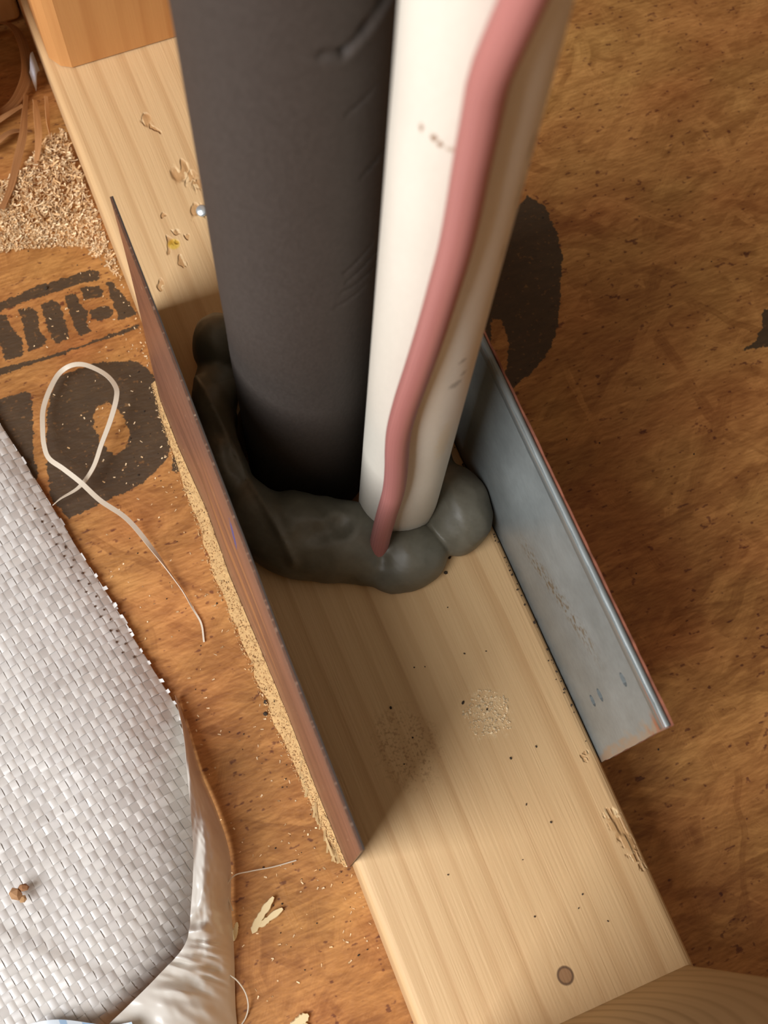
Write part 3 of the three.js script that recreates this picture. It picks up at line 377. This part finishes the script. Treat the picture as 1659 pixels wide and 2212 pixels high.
{
  const shM = [0, 1].map(i => std({ map: tex(256, 64, (u, v, o) => { const n = fbm(u * 6, v * 30, 921 + i * 7, 3); o[0] = (i ? 190 : 160) + (n - 0.5) * 60; o[1] = (i ? 140 : 112) + (n - 0.5) * 55; o[2] = (i ? 92 : 68) + (n - 0.5) * 45; }), roughness: 0.75, side: THREE.DoubleSide }));
  const S = [
    ['wide brown wood shaving curled beside the pale timber offcut', [[-26, 5, -394], [-11, 9, -393], [-5.5, 12, -385], [-5, 12, -373], [-8.6, 10, -361], [-17, 6, -354], [-27, 3, -352]], 6.5, u => 0.5 + 0.9 * u, 0],
    ['long brown wood shaving bending away over the sawdust', [[-11, 11, -352], [-14, 10, -345], [-18, 8, -336], [-24, 5, -327], [-31, 3, -316], [-37, 3, -308]], 3.4, u => 1.0 - 0.8 * u, 0],
    ['narrow pale wood shaving standing in the sawdust by the board', [[-8.5, 10, -349], [-9.5, 9, -344], [-12.5, 7, -333], [-18, 3, -322]], 3.2, u => 0.9 - 0.5 * u, 1],
    ['thin pale wood shaving arching under the wide curl', [[-14, 4, -353], [-22, 6, -349], [-31, 5, -347], [-44, 4, -348]], 2.2, u => 0.7, 1],
    ['short pale wood shaving leaning on the side of the board', [[-3.5, 9, -350], [-5, 8, -344], [-7, 5, -338], [-8, 3, -333]], 2.4, u => 0.6 + u, 1],
    ['flat brown wood shaving lying deepest in the shavings pile', [[-40, 3, -336], [-30, 5, -338], [-22, 4, -342], [-14, 3, -340]], 4.5, u => 0.2 + 0.5 * u, 0]];
  for (const [label, pts, w, tw, m] of S) tag(mesh('wood_shaving', ribbon(pts.map(q => q.map(v => v / 1000)), w / 1000, tw, 50, u => 0.45 + 0.55 * Math.sin(Math.PI * clamp(u, 0.12, 0.88))), shM[m]), label, 'wood shaving', 'curled shavings beside the stud');
  // timber offcut at the back left
  const oc = new RoundedBoxGeometry(0.15, 0.038, 0.089, 3, 0.003); oc.translate(-0.0757, 0.019, -0.4435);
  const om = tex(256, 256, (u, v, o) => wood(u * 0.15, v * 0.1, 131, [228, 180, 118], [196, 144, 86], o, 60, 0.3));
  tag(mesh('timber_offcut', oc, std({ map: om, roughness: 0.7 })), 'pale timber offcut lying behind the curled shavings', 'offcut');
  const ob = new RoundedBoxGeometry(0.089, 0.12, 0.038, 3, 0.003); ob.translate(-0.0445 - 0.031, 0.06, -0.362);
  tag(mesh('timber_offcut', ob, std({ map: om, roughness: 0.7 })), 'timber offcut standing on its end beside the curled shavings', 'offcut');
  // pale splinters on the floor by the sack
  const chipM = std({ color: 0xe3cfa0, roughness: 0.8 });
  const splinter = (pts, w, h) => { const c = new THREE.CatmullRomCurve3(pts.map(q => V(q[0] / 1000, q[1] / 1000, q[2] / 1000))), n = 14, jag = rng(Math.round(w * 100) + 5); const js = Array.from({ length: n + 1 }, () => 0.8 + 0.4 * jag()); return mergeGeometries([0, 1, 2, 3].map(k => sheet(n, 1, (u, v) => { const p = c.getPoint(u), t = c.getTangent(u), sx = -t.z, sz = t.x, W = w / 2000 * js[Math.round(u * n)] * Math.sqrt(clamp(Math.min(u * 7, (1 - u) * 5 + 0.12))), H = h / 1000; const cs = [[-1, 0], [-0.8, 1], [0.8, 1], [1, 0]], a = cs[k], b = cs[(k + 1) % 4], e = lerp(a[0], b[0], v), y = lerp(a[1], b[1], v); return [p.x + sx * W * e, p.y + y * H, p.z + sz * W * e]; }))); };
  const ch = (label, lists) => { tag(mesh('wood_chip', mergeGeometries(lists.map(([p, w, h]) => splinter(p, w, h))), chipM), label, 'wood chip'); };
  ch('pale forked wood chip on the floor beside the white sack', [[[[-40.5, 0.1, -2.4], [-36.5, 0.3, -6.1], [-29.4, 1.4, -11]], 2.6, 0.9], [[[-37.6, 0.2, -3.6], [-33, 0.5, -5], [-27.8, 1.0, -6.2]], 2.2, 0.8]]);
  ch('crumbly pale wood chip on the floor near the board', [[[[-39, 0.1, 31], [-36, 0.3, 30.2], [-32, 0.6, 29.2]], 3.4, 1.0], [[[-37, 0.1, 32], [-33, 0.4, 32.5]], 2.4, 0.8]]);
  ch('tiny pale wood chip touching the edge of the white sack', [[[[-47.5, 0.1, -2.5], [-45.5, 0.4, -5.5], [-44, 0.8, -8]], 1.6, 0.6]]);
  // nail head and a scrap against the board
  const nl = thing('nail', 'shiny nail head in a gouge on the board behind the black pipe', 'nail'); nl.position.set(0.0357, 0.0382, -0.2555); nl.rotation.set(0.25, 0, 0.2);
  const steel = phys({ color: 0xc9d2d6, metalness: 0.7, roughness: 0.3 });
  mesh('nail_head', new THREE.LatheGeometry([[0, 0.0019], [0.0016, 0.0018], [0.0023, 0.0013], [0.0023, 0.0007], [0.0012, 0.0003], [0.0012, -0.0002]].map(q => new THREE.Vector2(...q)), 24), steel, nl); mesh('shank', new THREE.CylinderGeometry(0.0012, 0.0012, 0.002, 12).translate(0, -0.0004, 0), steel, nl);
  const sc = sheet(10, 6, (u, v) => [-0.002 - 0.0045 * u, 0.004 + 0.009 * v + 0.002 * Math.sin(u * 5), -0.368 + 0.008 * u + 0.003 * Math.sin(v * 4)]); tag(mesh('plastic_scrap', sc, phys({ color: 0xc6c6d2, roughness: 0.3, side: THREE.DoubleSide })), 'small pale grey plastic scrap stuck between shavings and board', 'scrap');
}
// ───────── woven white sack ─────────
{
  const O = [-38.4, -85], A = [0.979, -0.203], B = [0.203, 0.979], pS = 2.8, pT = 3.3, T0 = -150, S0 = -120;
  const EDGE = [[-160, 0], [0, 0], [19.8, -6.5], [37, -14.3], [49.2, -20.7], [61.5, -29.1], [69.5, -36.5], [73, -46], [76, -58], [80, -75], [90, -121]], edge = t => pw(EDGE, t) + 0.8 * (fbm(t * 0.07, 2, 1001, 2) - 0.5);
  const hgt = (s, t) => { const e = Math.max(0, edge(t) - s); let h = 2.6 + (7 + 9 * sstep(-60, 40, t)) * (1 - Math.exp(-e / 13)); h += 2.6 * (fbm(s * 0.03 + 5, t * 0.03, 1003, 3) - 0.5) * sstep(0, 12, e); h += 1.0 * Math.exp(-Math.pow((t - 3 - s * 0.06) / 1.6, 2)) * sstep(-75, -30, s) + 0.8 * Math.exp(-Math.pow((t - 14 - s * 0.05) / 1.5, 2)) * sstep(-90, -40, s); h += 0.9 * sstep(2.5, -2.5, (s + 78) * 0.83 + (t - 44) * -0.55) * sstep(20, 30, t); return h; };
  const pt = (s, t, d = 0) => [(O[0] + s * A[0] + t * B[0]) / 1000, (hgt(s, t) + d) / 1000, (O[1] + s * A[1] + t * B[1]) / 1000];
  const sack = thing('woven_sack', 'white woven plastic sack lying beside the white ribbon loop', 'sack');
  const whites = [0xd3cfca, 0xcbc6c0, 0xdad6d0].map((c, i) => phys({ color: c, roughness: [0.36, 0.44, 0.3][i], side: THREE.DoubleSide, transmission: 0 }));
  // inner ply closing the sack below the weave
  mesh('inner_ply', sheet(70, 120, (u, v) => { const t = lerp(T0 - 2, 88, v), e = edge(t) - 0.3; if (u < 0.05) { const q = pt(e, t, -0.5); return [q[0], lerp(0.0004, q[1], u / 0.05), q[2]]; } return pt(lerp(e, S0 - 2, (u - 0.05) / 0.95), t, -0.55); }), phys({ color: 0xc4beb6, roughness: 0.6, side: THREE.DoubleSide }), sack);
  const r = rng(1010), sq = x => clamp(1.7 * x, -1, 1);
  for (let k = 0; k * pS < -S0; k++) {                                // tapes along the sack's edge
    const s = -(k + 0.5) * pS; let t1 = T0; while (t1 < 92 && s <= edge(t1)) t1 += 0.4; const n = Math.max(4, Math.round((t1 - T0) / pT * 4)), w = pS * (0.9 + 0.12 * r());
    mesh('warp_tape', sheet(n, 2, (u, v) => { const t = lerp(T0, t1, u), jc = (t - T0) / pT - 0.5, j = Math.round(jc), tilt = (hsh(k, j, 61) - 0.5) * 0.34, d = 0.26 * sq(Math.cos(Math.PI * (jc + k))) + (v - 0.5) * 2 * tilt + (v === 0.5 ? 0.05 : 0); return pt(s + (v - 0.5) * w, t, d); }), whites[Math.floor(r() * 3)], sack);
  }
  for (let j = 0; T0 + j * pT < 90; j++) {                            // tapes across it
    const t = T0 + (j + 0.5) * pT, s1 = edge(t) + (t < 4 ? (r() < 0.2 ? 1.2 * r() : 0.2) : 0); if (s1 < S0 + 4) continue; const n = Math.max(4, Math.round((s1 - S0) / pS * 4)), w = pT * (0.9 + 0.12 * r());
    mesh('weft_tape', sheet(n, 2, (u, v) => { const s = lerp(S0, s1, u), kc = -s / pS - 0.5, k = Math.round(kc), tilt = (hsh(k, j, 63) - 0.5) * 0.3, d = -0.26 * sq(Math.cos(Math.PI * (kc + j))) + (v - 0.5) * 2 * tilt + (v === 0.5 ? 0.05 : 0); return pt(Math.min(s, s1), t + (v - 0.5) * w, d); }), whites[Math.floor(r() * 3)], sack);
  }
  // smooth liner folded down over the lower corner
  const Wb = [[-37.6, 3.4, -90], [-38.9, 9, -76], [-41.5, 16, -62], [-45.3, 19, -46], [-49, 20, -32.8], [-54.6, 20, -19.1], [-60.5, 20, -8], [-72, 20, -2], [-84, 20, 3], [-100, 20, 9]].map(q => V(...q)), Ob = [[-37.2, 1.2, -89.6], [-37.6, 1, -76], [-38.4, 1, -62], [-37.7, 1, -45], [-38.6, 1, -30], [-44, 1, -14], [-48.4, 1, 1], [-53.5, 1, 16], [-60, 1, 36], [-78, 1, 56]].map(q => V(...q));
  const cw = new THREE.CatmullRomCurve3(Wb), co = new THREE.CatmullRomCurve3(Ob);
  mesh('liner_fold', sheet(220, 40, (u, v) => {
    const a = cw.getPoint(u), b = co.getPoint(u), w = v, amp = sstep(0.12, 0.4, u), pl = fbm(u * (11 + 12 * sstep(0.55, 0.8, u)) + 0.6 * Math.sin(v * 3), v * 1.6, 1021, 2) - 0.5, cr = fbm(u * 34, v * 6, 1023, 2) - 0.5;
    const x = lerp(a.x, b.x, w), z = lerp(a.z, b.z, w); let y = lerp(a.y + 1.2, b.y, Math.pow(w, 2.3)) + amp * (pl * 9 * Math.sin(Math.PI * clamp(w + 0.06)) + cr * 1.6 * Math.sin(Math.PI * w)); y = Math.max(0.4, y); return [x / 1000, y / 1000, z / 1000];
  }), phys({ color: 0xd2ccc2, roughness: 0.24, clearcoat: 0.4, clearcoatRoughness: 0.2, side: THREE.DoubleSide }), sack);
  for (let n = 0; n < 16; n++) { const t = -62 + 92 * (n + r()) / 16, e = edge(t), q = pt(e, t), L = 0.8 + 1.2 * r(), a = (r() - 0.5) * 1.2, c = [q[0] * 1000, q[1] * 1000, q[2] * 1000]; mesh('frayed_end', sheet(3, 1, (u, v) => { const sx = u * L - 0.3, sz = (v - 0.5) * 1.5; return [(c[0] + A[0] * sx * Math.cos(a) + B[0] * sz) / 1000, (c[1] + 0.3 + 0.5 * u * u) / 1000, (c[2] + A[1] * sx + B[1] * sz + Math.sin(a) * sx) / 1000]; }), whites[n % 3], sack); }
  { const hl = []; for (let n = 0; n < 26; n++) { const t = -95 + 72 * (n + r() * 0.6) / 26, q = pt((n % 2 ? -3.4 : -5.8) + 0.5 * (r() - 0.5), t, 0.15); hl.push([q[0], q[1], q[2], 0.0008 + 0.0004 * r(), 0.09, 0.05, 0.03]); } mesh('stitch_holes', crumbs(hl), crumbM, sack).userData.label = 'rows of dark needle holes along the edge'; }
  mesh('printed_film', sheet(24, 6, (u, v) => { const x = lerp(-114, -84, u), z = lerp(-1.5 + (x + 108) * 0.38 - 1.2 * Math.sin(u * 6), 22, v); return [x / 1000, (23.5 + 0.8 * Math.sin(u * 7) - 7 * v * v) / 1000, z / 1000]; }), phys({ map: tex(128, 64, (u, v, o) => { const b = vn(u * 9, v * 3, 1041) > 0.55; o[0] = b ? 150 : 206; o[1] = b ? 178 : 216; o[2] = b ? 205 : 224; }), roughness: 0.25, side: THREE.DoubleSide }), sack).userData.label = 'pale blue printed film peeking out below the weave';
  // loose ribbon, threads
  const strM = phys({ color: 0xd6c9b4, roughness: 0.35, side: THREE.DoubleSide });
  const rb = [[-56.5, 4, -176], [-53.2, 5, -177], [-44.7, 7, -178.2], [-37.5, 8, -183.1], [-31.2, 9, -191], [-24.8, 10, -198.9], [-20, 11, -206.1], [-18.7, 11, -209.9], [-20, 10, -216.3], [-23.8, 9, -222.2], [-28.2, 8, -226.3], [-32.6, 7, -227.7], [-37.2, 6, -226.8], [-42.5, 6, -221.9], [-47.8, 6, -214.3], [-50.3, 7, -206.3], [-51.8, 8, -199], [-51.7, 9, -192.8], [-47.8, 10, -186.1], [-43.6, 10, -178.8], [-39.1, 8, -169.9], [-32.2, 6, -160], [-26.9, 3, -145.1], [-23.7, 1.8, -133.2], [-21.8, 1.2, -125.7], [-20.7, 0.9, -118.5], [-19.8, 0.7, -112.5], [-21.2, 0.6, -105.5]];
  tag(mesh('plastic_ribbon', ribbon(rb.map(q => q.map(v => v / 1000)), 0.0019, u => u < 0.08 ? 1.2 - u * 10 : 0.35 * Math.sin(u * 17) + (u > 0.8 && u < 0.94 ? 1.0 * Math.sin((u - 0.8) / 0.14 * Math.PI) : 0), 240, u => u < 0.08 ? 0.35 + u * 8 : u > 0.82 ? Math.max(0.35, 1 - (u - 0.82) * 9) : 1), strM), 'thin white plastic ribbon looped over the ink stamp', 'ribbon');
  const th = (label, pts, rad) => tag(mesh('loose_thread', new THREE.TubeGeometry(new THREE.CatmullRomCurve3(pts.map(q => V(q[0] / 1000, q[1] / 1000, q[2] / 1000))), 40, rad, 5), strM), label, 'thread');
  th('long fine white thread trailing from the sack toward the strip', [[-44, 3, -12], [-43.4, 4, -19.7], [-39.7, 4, -22.7], [-33.9, 2.4, -22.1], [-25.9, 1.0, -20.5], [-17.6, 0.6, -19.5]], 0.00026);
  th('short curled white thread at the crumpled foot of the sack', [[-52, 4, 7], [-50.3, 4, 9.7], [-49.1, 3, 14.5], [-49.8, 2, 18.9], [-51.9, 1, 21.9], [-55, 0.6, 24]], 0.0003);
  tag(mesh('tan_crumb', crumbs([[-0.1068, 0.0215, -0.0436, 0.005, 0.42, 0.23, 0.11], [-0.1038, 0.0215, -0.0446, 0.0045, 0.33, 0.16, 0.07], [-0.1052, 0.0215, -0.0413, 0.003, 0.45, 0.26, 0.12]]), crumbM), 'small tan crumb lying on the white sack', 'crumb');
}
renderer.render(scene, camera);
